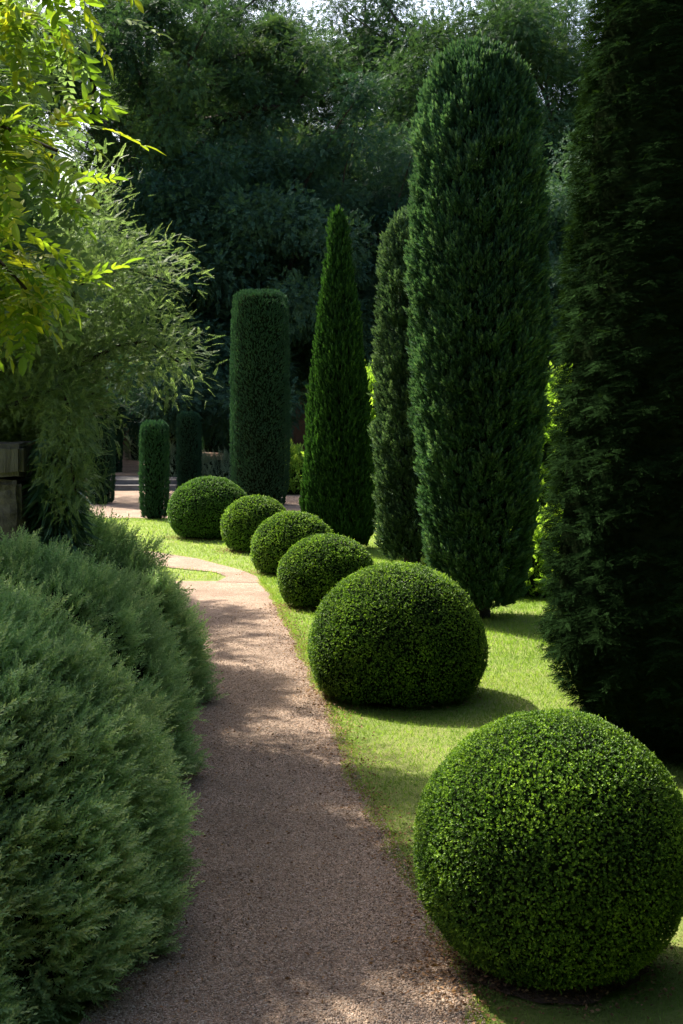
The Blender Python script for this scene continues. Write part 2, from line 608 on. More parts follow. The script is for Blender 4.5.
# ------------------------------------------------------------------ clipped box balls
def box_ball(x, y, a, b, c, n, leaf, label, seed, mat):
    rng = np.random.default_rng(seed)
    root = empty('boxwood_ball', (x, y, 0), label, 'shrub', 'clipped box balls along the path', rng.uniform(0, 6))
    d = rsphere(n, rng)
    P = d * np.array([a, a, b])
    P += unit(d) * ((fbm(d * 3.2, seed) - .5) * .06 * a + (fbm(d * 9, seed + 4) - .5) * .018)[:, None]
    P[:, 2] += c
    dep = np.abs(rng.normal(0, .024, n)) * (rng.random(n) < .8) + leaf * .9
    nrm = unit(d / np.array([a, a, b]))
    P -= nrm * dep[:, None]
    q = P[:, 2] > .025 + .05 * vnoise(P * 5, seed)
    P, nrm, dep = P[q], nrm[q], dep[q]
    D = unit(nrm + rng.normal(0, .38, P.shape) + np.array((0, 0, .4)))
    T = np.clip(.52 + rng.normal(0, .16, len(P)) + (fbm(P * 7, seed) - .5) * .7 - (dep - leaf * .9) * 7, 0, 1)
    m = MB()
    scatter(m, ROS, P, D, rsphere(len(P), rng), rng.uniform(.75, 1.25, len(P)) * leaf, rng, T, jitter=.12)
    # stray shoots that have outgrown the shears
    k = rng.integers(0, len(P), int(n * .03))
    P2 = P[k] + nrm[k] * .004
    scatter(m, PLUMEF, P2, unit(nrm[k] + rng.normal(0, .3, P2.shape)), rsphere(len(k), rng), np.full(len(k), leaf * 1.7), rng, np.full(len(k), .8), jitter=.12)
    m.build('foliage', mat, root)
    m = MB()
    ang = np.linspace(-PI / 2, PI / 2, 18)
    V, Fc = lathe([(max(.004, (a - .045) * math.cos(t)), max(.03, c + (b - .045) * math.sin(t))) for t in ang], 32)
    m.add(V, Fc, .3, 0, True)
    m.build('twig_mass', M_CORE, root)
    m = MB()
    for i in range(5):
        an = rng.uniform(0, 2 * PI)
        r1 = a * .55
        tube(m, [(.03 * math.cos(an), .03 * math.sin(an), -.03), (.07 * math.cos(an), .07 * math.sin(an), .06), (r1 * math.cos(an), r1 * math.sin(an), c * .75)], [.022, .018, .01], 6)
    m.build('trunk', M_BARK, root)
    soil_disc(x, y, a * .68, seed)
    return root


def ballpos(px, base):
    return at(px, base)


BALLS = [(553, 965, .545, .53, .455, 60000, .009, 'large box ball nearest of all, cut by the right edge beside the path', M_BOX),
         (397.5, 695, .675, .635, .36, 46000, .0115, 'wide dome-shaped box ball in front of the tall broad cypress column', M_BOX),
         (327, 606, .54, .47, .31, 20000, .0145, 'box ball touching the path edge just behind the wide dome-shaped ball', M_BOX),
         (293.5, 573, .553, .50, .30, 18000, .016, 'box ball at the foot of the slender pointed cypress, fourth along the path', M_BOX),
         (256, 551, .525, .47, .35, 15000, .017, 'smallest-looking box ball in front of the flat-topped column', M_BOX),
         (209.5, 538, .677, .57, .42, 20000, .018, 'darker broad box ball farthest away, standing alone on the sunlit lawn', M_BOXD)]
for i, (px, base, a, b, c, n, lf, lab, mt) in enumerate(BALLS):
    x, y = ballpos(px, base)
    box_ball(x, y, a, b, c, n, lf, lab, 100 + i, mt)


# ------------------------------------------------------------------ columns
def column(name, x, y, prof, n, size, tpls, mat, label, cat, seed, group=None, upness=1.0, lump=.12, lfreq=(4, 4, 2), core=.12, depth=.05, horiz=False, tmean=.42, z0=.05, wid=None, clumps=0, cz=.5, cr=.17):
    """a columnar evergreen: trunk, twig mass and foliage over a surface of revolution given as (height, radius) pairs"""
    rng = np.random.default_rng(seed)
    root = empty(name, (x, y, 0), label, cat, group)
    pz, pr = np.array([p[0] for p in prof], float), np.array([p[1] for p in prof], float)
    zz = np.linspace(pz[0], pz[-1], 400)
    rr = np.interp(zz, pz, pr)
    w = rr + .02 + np.abs(np.gradient(rr, zz)) * rr * .6
    cdf = np.cumsum(w)
    z = np.interp(rng.random(n) * cdf[-1], cdf, zz)
    th = rng.uniform(0, 2 * PI, n)
    r = np.interp(z, pz, pr)
    sl = np.interp(z, zz, np.gradient(rr, zz))
    out = np.stack([np.cos(th), np.sin(th), np.clip(-sl, -.4, 4)], 1)
    nrm = unit(out)
    S = np.stack([np.cos(th) * r, np.sin(th) * r, z], 1)
    d = (fbm(S * np.array(lfreq) / np.array([1, 1, 1]), seed, 3) - .5) * 2 * lump
    d = d + (fbm(S * 1.1, seed + 9, 2) - .5) * lump * .8
    fan = 0
    if clumps:                                # tufts gather into shoots that bulge and overlap
        ci = rng.integers(0, n, clumps)
        C = S[ci] * np.array([1, 1, cz])
        best, bi = np.full(n, 9.), np.zeros(n, int)
        for k0 in range(0, n, 2000):
            dd = np.linalg.norm((S[k0:k0 + 2000] * np.array([1, 1, cz]))[:, None, :] - C[None], axis=2)
            bi[k0:k0 + 2000] = dd.argmin(1)
            best[k0:k0 + 2000] = dd.min(1)
        q = np.clip(best / cr, 0, 1.3)
        d = d * .5 + lump * (.75 - 1.5 * q ** 1.5) + rng.normal(0, lump * .3, clumps)[bi]
        fan = (S - S[ci][bi]) * np.array([1, 1, .5]) / cr * .55
    dep = np.abs(rng.normal(0, depth, n))
    P = S + nrm * (d - dep)[:, None]
    if horiz:
        sg = rng.choice([-1, 1], n) * rng.uniform(.2, 1.3, n)
        D = unit(np.stack([np.cos(th) * .55 - np.sin(th) * sg, np.sin(th) * .55 + np.cos(th) * sg, rng.normal(-.12, .22, n)], 1))
        N = np.stack([np.cos(th) * .8, np.sin(th) * .8, np.full(n, .8)], 1) + rng.normal(0, .3, (n, 3))
    else:
        D = unit(nrm * .75 + np.array([0, 0, upness]) + rng.normal(0, .22, (n, 3)) + fan)
        N = rsphere(n, rng)
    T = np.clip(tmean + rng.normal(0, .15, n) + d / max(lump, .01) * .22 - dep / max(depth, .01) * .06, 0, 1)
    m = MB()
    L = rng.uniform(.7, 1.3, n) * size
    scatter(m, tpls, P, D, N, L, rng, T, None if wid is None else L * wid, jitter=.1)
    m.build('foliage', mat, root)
    m = MB()
    ks = np.linspace(pz[0], pz[-1] - core * .8, 30)
    V, Fc = lathe([(max(.01, np.interp(k, pz, pr) - core - lump * .5), k) for k in ks] + [(.004, ks[-1] + .01)], 28, lump * .25, seed, 2.0)
    m.add(V, Fc, .3, 0, True)
    m.build('twig_mass', M_CORE, root)
    m = MB()
    tube(m, [(0, 0, -.05), (.01, 0, .25), (0, .01, pz[0] + .6)], [.13, .1, .08], 8)
    m.build('trunk', M_BARK, root)
    return root


# tall broad column in the middle
x, y = at(478.5, 617)
column('cypress', x, y, [(.12, .28), (.3, .38), (.7, .46), (1.2, .50), (2.2, .57), (3.2, .605), (4.2, .59), (4.95, .535), (5.3, .47), (5.52, .36), (5.66, .2), (5.74, .04)],
       22000, .115, PLUME, M_CYP, 'tallest broad cypress column with rounded top, behind the wide dome-shaped box ball', 'tree', 31, 'tall conifer columns on the lawn', 1.1, .075, (7, 7, 3), .17, .03, clumps=1500, cz=.5, cr=.11)
x, y = at(412, 566)
column('cypress', x, y, [(.1, .26), (.4, .36), (1.2, .37), (2.6, .36), (3.6, .345), (4.1, .315), (4.35, .265), (4.52, .18), (4.6, .05)],
       10000, .12, PLUME, M_CYPG, 'shaggy grey-green cypress column half hidden behind the tallest broad one', 'tree', 32, 'tall conifer columns on the lawn', 1.0, .085, (6, 6, 3.5), .14, .04, clumps=800, cz=.6, cr=.11)
x, y = at(338.5, 549)
column('cypress', x, y, [(.05, .40), (.25, .48), (.6, .50), (1.4, .455), (2.4, .37), (3.4, .27), (4.1, .185), (4.55, .115), (4.82, .055), (4.95, .01)],
       9500, .13, PLUMEF, M_PENCIL, 'slender bright green cypress tapering to a sharp point', 'tree', 33, 'tall conifer columns on the lawn', 2.0, .06, (5, 5, 1.0), .10, .04)
x, y = at(260, 505)
column('clipped_column', x, y, [(.02, .50), (.4, .57), (1.5, .60), (3.0, .595), (4.0, .57), (4.35, .53), (4.45, .40), (4.47, .03)],
       16000, .06, PLUMEF, M_CLIP, 'flat-topped clipped column, largest of the cylinders beyond the balls', 'tree', 34, 'clipped cylindrical yew columns', .9, .025, (5, 5, 3), .07, .02, tmean=.45)
# near yew at the right edge
x, y = at(713, 742)
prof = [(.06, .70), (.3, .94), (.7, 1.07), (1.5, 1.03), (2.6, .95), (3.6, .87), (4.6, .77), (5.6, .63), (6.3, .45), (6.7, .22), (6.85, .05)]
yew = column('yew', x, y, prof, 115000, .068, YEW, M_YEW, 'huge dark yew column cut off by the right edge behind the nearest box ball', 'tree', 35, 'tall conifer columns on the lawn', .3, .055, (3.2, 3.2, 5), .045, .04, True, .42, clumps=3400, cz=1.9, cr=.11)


def clipped(px, base, top, wpx, seed, label, wide=1.0):
    x, y = at(px, base)
    s = F / y
    h = (base - top) / s
    r = wpx / 2 / s
    return column('clipped_column', x, y, [(.02, r * .80), (.15, r * .92), (h * .4, r), (h * .85, r * .97), (h - .08, r * .9), (h - .01, r * .65), (h, .02)],
                  int(2600 * h), .06, PLUMEF, M_CLIP, label, 'tree', seed, 'clipped cylindrical yew columns', .9, .02, (5, 5, 3), .06, .02, tmean=.4)


clipped(154.5, 519, 423, 27, 41, 'small clipped column standing alone at the near corner of the gravel court')
clipped(189, 490, 414, 23, 42, 'small clipped column rising behind the darker broad box ball')
clipped(101, 504, 398, 26, 43, 'clipped column left of the distant gravel walk, nearer of the two there')
clipped(112, 481, 402, 19, 44, 'clipped column left of the distant walk, half hidden behind the nearer one')
clipped(152, 470, 388, 26, 45, 'clipped column seen over the small one at the corner of the court')
clipped(187, 466, 356, 26, 46, 'taller dark column seen above the small one behind the broad box ball')
clipped(213, 458, 372, 22, 47, 'dark far column just left of the flat-topped clipped column')


# ------------------------------------------------------------------ leafy shrubs and trees
def cloud(centres, radii, per, rng, squash=.75, shell=.55):
    """points through leaf clumps: denser towards each clump's outside"""
    C = np.repeat(np.asarray(centres), per, 0)
    Rr = np.repeat(np.asarray(radii), per)
    d = rsphere(len(C), rng)
    u = rng.random(len(C)) ** shell
    return C + d * (Rr * u)[:, None] * np.array([1, 1, squash]), d


def tree(name, x, y, h, crown_r, label, cat, seed, mat, group=None, clear=.3, lean=(0, 0), nl=7, per=230, leaf=.2, tpls=TWIGL, trunk_r=.3, clump=.95, cl_n=16, zs=.8, sub=4, big=()):
    """trunk that forks into limbs; leaf clumps hang along and at the end of the limbs"""
    rng = np.random.default_rng(seed)
    root = empty(name, (x, y, 0), label, cat, group)
    mt = MB()
    z0 = h * clear
    tr = [np.array((0, 0, -.1))]
    for k in range(1, 6):
        tr.append(np.array((lean[0] * k / 5 + rng.normal(0, .05) * trunk_r * 4, lean[1] * k / 5 + rng.normal(0, .05) * trunk_r * 4, z0 * k / 5)))
    tube(mt, tr, [trunk_r * s for s in (1.35, 1.05, .95, .88, .84, .8)], 10)
    cen, rad = [], []
    for i in range(nl):
        a = 2 * PI * i / nl + rng.uniform(-.4, .4)
        e = rng.uniform(.25, 1.25) if i else 1.45
        ln = crown_r * rng.uniform(.75, 1.1) * (1.0 if e < .9 else 1.0 + (h - z0 - crown_r) / max(crown_r, .1) * .6)
        dr = (math.cos(a) * math.cos(e), math.sin(a) * math.cos(e), math.sin(e))
        lp = limb(tr[-1] + np.array((0, 0, -z0 * .12 * rng.random())), dr, ln, 6, rng, .35, .06)
        r0 = trunk_r * rng.uniform(.4, .6)
        tube(mt, lp, [r0 * s for s in (1, .85, .7, .55, .42, .3, .16)], 7)
        for j in range(sub):
            k = rng.integers(2, 6)
            a2 = rng.uniform(0, 2 * PI)
            sp = limb(lp[k], unit(lp[k + 0] - lp[k - 1]) + np.array((math.cos(a2), math.sin(a2), rng.uniform(-.3, .6))), ln * rng.uniform(.35, .6), 4, rng, .4, .03)
            tube(mt, sp, [r0 * .4 * s for s in (1, .75, .5, .35, .15)], 5)
            cen += [sp[2], sp[4]]
            rad += [clump * rng.uniform(.55, .9), clump * rng.uniform(.7, 1.15)]
        cen.append(lp[-1])
        rad.append(clump * rng.uniform(.8, 1.2))
    for pts, r0 in big:
        pts = resample(np.array(pts) * np.array([1, .62, 1]), 12)
        pts[1:-1] += rng.normal(0, .12, pts[1:-1].shape)
        tube(mt, pts, np.linspace(r0 * .85, r0 * .1, 12), 9)
        for k in (5, 8, 10, 11):
            cen.append(pts[k] + rng.normal(0, 1.0, 3) + np.array((0, 0, .8)))
            rad.append(clump * rng.uniform(.4, .8))
    cen, rad = np.array(cen), np.array(rad)
    # extra clumps fill the crown's outline
    ex = rsphere(cl_n * 3, rng)
    cc = tr[-1] + np.array((0, 0, (h - z0) * .45))
    ex = cc + ex * np.array([crown_r, crown_r, (h - z0) * .5]) * rng.uniform(.55, .95, (len(ex), 1))
    cen = np.concatenate([cen, ex])
    rad = np.concatenate([rad, clump * rng.uniform(.6, 1.2, len(ex))])
    P, d = cloud(cen, rad, per, rng)
    n = len(P)
    D = unit(d * .8 + rng.normal(0, .6, (n, 3)) + np.array((0, 0, -.15)))
    N = unit(np.array((0, 0, 1.)) + rng.normal(0, .55, (n, 3)))
    T = np.clip(np.repeat(rng.normal(.45, .16, len(cen)), per) + rng.normal(0, .14, n), 0, 1)
    m = MB()
    scatter(m, tpls, P, D, N, rng.uniform(.7, 1.3, n) * leaf, rng, T, jitter=.08)
    m.build('crown', mat, root)
    mt.build('trunk', M_BARK, root)
    return root


def shrub(name, x, y, rx, ry, h, n, size, tpls, mat, label, cat, seed, group=None, up=.8, lump=.12, core=True, tmean=.45, whisk=.12, lean=(0, 0), clumps=0, cr=.14):
    """a mounded shrub: twig mass, sprigs over its surface"""
    rng = np.random.default_rng(seed)
    root = empty(name, (x, y, 0), label, cat, group)
    d = rsphere(n, rng)
    d[:, 2] = np.abs(d[:, 2])
    flare = 1 + .0 * d[:, 2]
    S = d * np.array([rx, ry, h])
    nrm = unit(d / np.array([rx, ry, h]))
    dd = (fbm(S * 2.2, seed, 2) - .5) * 2 * lump + (fbm(S * 7, seed + 3, 2) - .5) * lump
    fan = 0
    if clumps:
        ci = rng.integers(0, n, clumps)
        C = S[ci]
        best, bi = np.full(n, 9.), np.zeros(n, int)
        for k0 in range(0, n, 2000):
            q = np.linalg.norm(S[k0:k0 + 2000][:, None, :] - C[None], axis=2)
            bi[k0:k0 + 2000] = q.argmin(1)
            best[k0:k0 + 2000] = q.min(1)
        q = np.clip(best / cr, 0, 1.3)
        dd = dd + cr * (.35 - .8 * q ** 1.6) + rng.normal(0, cr * .25, clumps)[bi]
        fan = (S - C[bi]) / cr * .6
    dep = np.abs(rng.normal(0, .05, n))
    P = S + nrm * (dd - dep)[:, None]
    P[:, 2] = np.maximum(P[:, 2], .02)
    D = unit(nrm * .9 + np.array((lean[0], lean[1], up)) + rng.normal(0, .33, (n, 3)) + fan)
    T = np.clip(tmean + rng.normal(0, .13, n) + dd / lump * .16 - dep * 1.5, 0, 1)
    m = MB()
    scatter(m, tpls, P, D, rsphere(n, rng), rng.uniform(.6, 1.35, n) * size, rng, T, jitter=.1)
    k = rng.integers(0, n, int(n * whisk))
    scatter(m, tpls, P[k] + nrm[k] * size * .35, unit(D[k] + rng.normal(0, .3, (len(k), 3))), rsphere(len(k), rng), np.full(len(k), size * 1.35), rng, np.clip(T[k] + .25, 0, 1), jitter=.1)
    m.build('foliage', mat, root)
    m = MB()
    ang = np.linspace(0, PI / 2, 12)
    V, Fc = lathe([(math.cos(t) + 1e-3, math.sin(t)) for t in ang], 26)
    V = V * (np.array([rx, ry, h]) - .10)
    dv = (fbm(V * 2.2, seed, 2) - .5) * 2 * lump
    V = V + unit(V + 1e-6) * dv[:, None]
    m.add(V, Fc, .3, 0, True)
    m.build('twig_mass', M_CORE, root)
    return root


GH = 'grey-green herb shrubs along the left of the path'
HERBS = [(-1.82, 5.85, 1.06, 1.55, 1.42, 48000, 'big grey-green mound of fine foliage filling the bottom corner, spilling over the path edge'),
         (-2.00, 8.1, 1.10, 1.10, 1.38, 19000, 'tall soft grey-green mound in the middle of the left border'),
         (-2.28, 10.3, 1.22, 1.15, 1.30, 16000, 'grey-green mound below the stone gate pier, pushing out into the path'),
         (-2.95, 12.7, 1.28, 1.2, 1.22, 13000, 'lighter grey-green mound beyond the one below the stone pier'),
         (-3.75, 15.6, 1.35, 1.3, 1.12, 11000, 'sunlit far mound at the end of the left border by the path fork')]
for i, (x, y, rx_, ry_, h, n, lab) in enumerate(HERBS):
    shrub('herb_shrub', x, y, rx_, ry_, h, n, .088 if y < 9 else .105, SPRIG, M_HERB, lab, 'shrub', 60 + i, GH, .6, .10, lean=(.35, -.1), clumps=int(n / 55), cr=.13)

# stone pier and wall behind the border
def rough_block(x0, x1, y0, y1, z0, z1, amp, freq, seed, step=.05):
    """a stone block whose faces are dented and whose arrises are worn"""
    import bmesh
    bm = bmesh.new()
    bmesh.ops.create_cube(bm, size=1)
    for v in bm.verts:
        v.co = (x0 + (v.co.x + .5) * (x1 - x0), y0 + (v.co.y + .5) * (y1 - y0), z0 + (v.co.z + .5) * (z1 - z0))
    bmesh.ops.bevel(bm, geom=bm.edges[:], offset=.03, segments=2, affect='EDGES')
    for ax, lo, hi in ((0, x0, x1), (1, y0, y1), (2, z0, z1)):
        k = lo + step
        while k < hi - .01:
            no = [0, 0, 0]
            no[ax] = 1
            co = [0, 0, 0]
            co[ax] = k
            bmesh.ops.bisect_plane(bm, geom=bm.verts[:] + bm.edges[:] + bm.faces[:], plane_co=co, plane_no=no)
            k += step
    bm.normal_update()
    V = np.array([v.co for v in bm.verts])
    N = np.array([v.normal for v in bm.verts])
    d = (fbm(V * freq, seed, 4) - .55) * 2 * amp
    V = V + N * d[:, None]
    Fc = [[v.index for v in f.verts] for f in bm.faces]
    bm.verts.index_update()
    m = MB().add(V, [f for f in Fc if len(f) == 4])
    t = [f for f in Fc if len(f) == 3]
    if t:
        m.ch.append((np.array(t), 0, False))
    for f in Fc:
        if len(f) > 4:
            m.ch.append((np.array([f]), 0, False))
    bm.free()
    return m


pr_ = empty('garden_wall', (0, 0, 0), 'weathered stone wall end with streaked upper block behind the left border', 'wall')
M_ROUGH = solid_mat('rough_stone', [(.05, .042, .034), (.13, .112, .092), (.22, .195, .165)], 11, .95, .03, 18)
M_DRESS = solid_mat('streaked_stone', [(.07, .06, .052), (.15, .132, .118), (.215, .195, .178)], 6, .95, .012, 26, 8, (4, 4, .35))
rough_block(-3.4, -2.13, 9.3, 9.8, -.05, 1.675, .05, 5, 3).build('rough_stonework', M_ROUGH, pr_)
rough_block(-3.4, -2.11, 9.27, 9.83, 1.69, 1.91, .016, 7, 5).build('dressed_block', M_DRESS, pr_)


# lime-leaved climber tree at the upper left, close to the camera
def leafy(name, x, y, label, cat, seed, mat, tpls, arms, size, per, trunk_r, spread, droop=.3, group=None, tmean=.5, start=2):
    """stems that arch through given points, each hung with leafy sprays"""
    rng = np.random.default_rng(seed)
    root = empty(name, (x, y, 0), label, cat, group)
    mt, m = MB(), MB()
    for (pts, k, sp) in arms:
        pts = resample([np.array(p) - np.array((x, y, 0)) for p in pts], 14)
        pts[1:-1] += rng.normal(0, .03, pts[1:-1].shape)
        tube(mt, pts, np.linspace(trunk_r, trunk_r * .15, 14), 7)
        u = start + (13 - start) * rng.random(int(per * k)) ** .8
        i = np.minimum(u.astype(int), 12)
        f = (u - i)[:, None]
        P = pts[i] * (1 - f) + pts[i + 1] * f
        q = rsphere(len(P), rng)
        P = P + q * (rng.random(len(P)) ** .5 * spread * sp)[:, None]
        ax = unit(pts[i + 1] - pts[i])
        D = unit(q * .5 + ax * .45 + rng.normal(0, .5, P.shape) + np.array((0, 0, -droop)))
        N = unit(np.array((0, 0, 1.)) + rng.normal(0, .35, P.shape))
        T = np.clip(tmean + rng.normal(0, .2, len(P)) + (fbm(P * 2.5, seed) - .5) * .6, 0, 1)
        scatter(m, tpls, P, D, N, rng.uniform(.7, 1.25, len(P)) * size, rng, T, jitter=.1)
    m.build('foliage', mat, root)
    mt.build('stems', M_BARK, root)
    return root


W0 = (-2.9, 6.4, 0)
leafy('climbing_tree', W0[0], W0[1], 'lime-green tree with long pinnate leaves overhanging the upper left corner', 'tree', 71, M_WIST, PINN, [
    ([W0, (-2.7, 6.4, 2.2), (-2.0, 6.1, 3.6), (-1.35, 5.8, 3.95), (-1.12, 5.6, 3.85)], 1.0, .9),
    ([W0, (-2.6, 6.4, 2.0), (-2.0, 6.2, 3.1), (-1.45, 6.0, 3.35), (-1.2, 5.9, 3.25)], .9, .8),
    ([W0, (-2.6, 6.5, 1.8), (-2.0, 6.5, 2.6), (-1.6, 6.4, 2.85), (-1.42, 6.3, 2.7)], .8, .7),
    ([W0, (-3.0, 6.8, 2.2), (-2.8, 7.2, 3.4), (-2.4, 7.2, 4.0), (-2.0, 7.0, 4.1)], 1.0, 1.0),
    ([W0, (-3.1, 6.6, 2.4), (-3.0, 6.9, 4.0), (-2.7, 7.2, 5.0)], 1.0, 1.3),
    ([W0, (-3.0, 7.0, 2.0), (-2.5, 7.6, 2.9), (-2.0, 7.6, 2.95), (-1.75, 7.5, 2.7)], .9, .8)],
    .24, 270, .05, .36, .15, tmean=.5, start=5)

FX = (-3.0, 10.6, 0)
leafy('feathery_shrub', FX[0], FX[1], 'pale green feathery shrub leaning over the left border towards the path', 'shrub', 72, M_FEATH, FERN, [
    ([FX, (-2.8, 10.5, 1.8), (-2.3, 10.3, 3.0), (-1.9, 10.1, 3.55), (-1.75, 10, 3.7)], 1.0, 1.0),
    ([FX, (-2.8, 10.5, 1.6), (-2.2, 10.2, 2.7), (-1.6, 10.0, 3.15), (-1.25, 9.9, 3.05)], 1.0, .9),
    ([FX, (-2.7, 10.4, 1.5), (-2.1, 10.1, 2.4), (-1.5, 9.9, 2.65), (-1.12, 9.8, 2.45)], 1.0, .85),
    ([FX, (-2.7, 10.4, 1.4), (-2.2, 10.1, 2.2), (-1.95, 9.9, 2.25), (-1.75, 9.9, 2.1)], .9, .8),
    ([FX, (-3.0, 10.6, 1.8), (-2.7, 10.4, 3.0), (-2.5, 10.2, 3.6)], 1.0, 1.2),
    ([FX, (-2.9, 10.8, 1.8), (-2.4, 10.9, 2.8), (-1.9, 10.9, 3.2)], 1.0, 1.2),
    ([FX, (-3.1, 10.6, 1.6), (-3.1, 10.4, 2.6), (-3.0, 10.3, 3.2)], .8, 1.2),
    ([FX, (-2.9, 10.6, 1.4), (-2.4, 10.3, 1.9), (-2.2, 10.2, 1.9), (-2.05, 10.2, 1.5)], .8, .7),
    ([FX, (-2.6, 10.6, 2.0), (-2.3, 10.5, 2.2), (-2.15, 10.4, 1.95), (-2.12, 10.4, 1.5)], .7, .55),
    ([FX, (-2.6, 10.1, 2.0), (-2.0, 9.5, 2.35), (-1.78, 9.25, 2.1), (-1.74, 9.2, 1.55)], .8, .55),
    ([FX, (-2.8, 11, 1.8), (-2.6, 11, 2.05), (-2.35, 10.9, 1.8), (-2.3, 10.9, 1.4)], .9, .8)],
    .088, 4300, .045, .40, -.15, tmean=.55, start=4)
STRAP = [combine([(leaf_shape(.028, .006, -.2), fr1((R0.uniform(-.5, .5), R0.uniform(.2, 1), R0.uniform(-.1, .5)), (0, 0, 1), R0.uniform(.7, 1.1)), np.zeros(3)) for _ in range(7)]) for _ in range(3)]
SX = (-1.98, 9.6, 0)
leafy('strap_leaved_plant', SX[0], SX[1], 'dark blue-green plant with hanging strap leaves beside the stone wall end', 'plant', 73, M_STRAP, STRAP, [
    ([SX, (-1.98, 9.6, 1.0), (-1.96, 9.55, 1.8), (-1.92, 9.5, 2.0)], 1, 1),
    ([SX, (-1.95, 9.6, 1.0), (-1.96, 9.55, 1.5), (-1.93, 9.5, 1.65)], 1, 1),
    ([SX, (-2.0, 9.6, .9), (-1.95, 9.55, 1.25), (-1.92, 9.5, 1.3)], 1, .8)],
    .22, 620, .03, .11, 2.3, tmean=.6, start=3)

# trees out of the left edge that keep the path in dappled shade
GS = 'leafy trees along the left garden wall'
tree('shade_tree', -4.2, 12.9, 6.2, 1.7, 'leafy tree behind the stone wall beyond the left border', 'tree', 81, M_FEATH, GS, .38, (0, 0), 7, 210, .2, TWIGL, .14, .5, 5)
s2 = tree('shade_tree', -3.5, 9.6, 6.4, 1.65, 'leafy tree rising behind the lime-leaved tree', 'tree', 82, M_FEATH, GS, .4, (0, 0), 7, 110, .2, TWIGL, .14, .48, 5)

dup(s2, (-4.9, 16.4, 0), 1.2, 'leafy tree behind the feathery shrub, above the far end of the left border', GS, .95)
dup(s2, (-9.6, 34, 0), 2, 'leafy tree shading the distant gravel court', GS, 1.1)

# dry leaf litter gathered along the path edges and under the balls
rng = np.random.default_rng(77)
n = 8000
Y = rng.uniform(4.5, 15, n)
side = rng.random(n)
X = np.where(side < .62, interp(RIGHT, Y) + rng.normal(0, .09, n), np.where(side < .8, interp(LEFT, Y) + np.abs(rng.normal(.2, .15, n)), interp(LEFT, Y) + rng.random(n) * (interp(RIGHT, Y) - interp(LEFT, Y))))
pts = [np.stack([X, Y], 1)]
for (px, base, a, b, c, *_r) in BALLS:
    bx, by = at(px, base)
    k = 1500
    th = rng.uniform(0, 2 * PI, k)
    rr = a * (.45 + np.abs(rng.normal(0, .3, k)))
    pts.append(np.stack([bx + np.cos(th) * rr, by + np.sin(th) * rr], 1))
    k = 420
    pts.append(np.array([bx - a * .75, by - a * .1]) + rng.normal(0, .13, (k, 2)) * np.array([1, 1.4]))
P = np.concatenate(pts)
P = np.concatenate([P, rng.uniform(.012, .03, (len(P), 1))], 1)
m = MB()
N = np.array([0, 0, 1.]) + rng.normal(0, .45, P.shape)
m.inst(leaf_shape(.55, .12, .1), P, frames(rng.normal(size=P.shape) * np.array([1, 1, .2]), N, rng.uniform(.008, .024, len(P))), rng.random(len(P)))
M_LITTER = leaf_mat('dry_leaf', [(.07, .035, .018), (.17, .088, .042), (.28, .17, .085)], .15, .8, (2, .2), .15)
tag(m.build('leaf_litter', M_LITTER), kind='stuff')

# background wood: each tree its own thing
GB = 'tall trees closing the far side of the garden'
tree('oak', -8.6, 46, 19.5, 8.2, 'great dark oak with spreading black limbs and gaps of sky, left of centre', 'tree', 91, M_OAK, GB, .46, (1.25, 0), 10, 640, .19, TWIGL, .62, 1.25, 7, sub=4, big=[
    ([(1.2, 0, 8.0), (1.75, -2.6, 9.4), (2.2, -4.6, 10.7), (2.6, -5.6, 12.2), (3.0, -6, 14.2)], .58),
    ([(2.15, -4.4, 10.5), (3.4, -5.8, 10.9), (4.8, -6.6, 10.6), (6.4, -6.8, 10.9), (7.6, -6.4, 11.5)], .36),
    ([(2.5, -5.4, 11.8), (4.0, -6.4, 12.3), (5.3, -6.6, 12.2), (6.2, -6.4, 12.8)], .27),
    ([(1.8, -2.9, 9.6), (1.1, -4.8, 10.8), (.4, -5.8, 12.0), (-.5, -6.2, 13.3)], .33)])
t1 = tree('oak', 7.5, 52, 20, 7.5, 'tall hazy oak behind the tallest broad cypress column', 'tree', 92, M_OAK, GB, .3, (0, 0), 9, 600, .22, TWIGL, .5, 1.7, 34)
h1 = tree('holm_oak', -3.2, 41, 10.5, 4.6, 'round dark evergreen oak behind the flat-topped column', 'tree', 93, M_FAR, GB, .12, (0, 0), 9, 600, .19, TWIGL, .35, 1.15, 34, sub=5)
dup(h1, (1.8, 43, 0), 1.9, 'round dark evergreen oak between the pointed and the shaggy cypress', GB, .95)
dup(h1, (7.6, 42, 0), 3.7, 'round dark evergreen oak in the gap left of the huge yew', GB, .9)
dup(h1, (-12.2, 52, 0), 4.4, 'round dark evergreen oak under the great oak behind the distant walk', GB, .95)
dup(h1, (13, 44, 0), 5.4, 'round dark evergreen oak hidden behind the huge yew', GB, 1.0)
dup(h1, (-13.5, 44, 0), .6, 'round dark evergreen oak behind the feathery shrub', GB, 1.1)
dup(t1, (-2.0, 62, 0), 2.2, 'tall oak behind the great oak, filling the centre of the wood', GB, (1.1, 1.1, 1.06))
dup(t1, (16.5, 58, 0), 4.0, 'tall oak behind the huge yew at the edge of the wood', GB, 1.05)
dup(t1, (-17, 64, 0), 5.1, 'tall oak far back behind the lime-leaved tree', GB, (1.1, 1.1, .58))
dup(t1, (5, 72, 0), .9, 'farthest tall oak seen over the wood left of the tallest column', GB, (1.15, 1.15, .8))

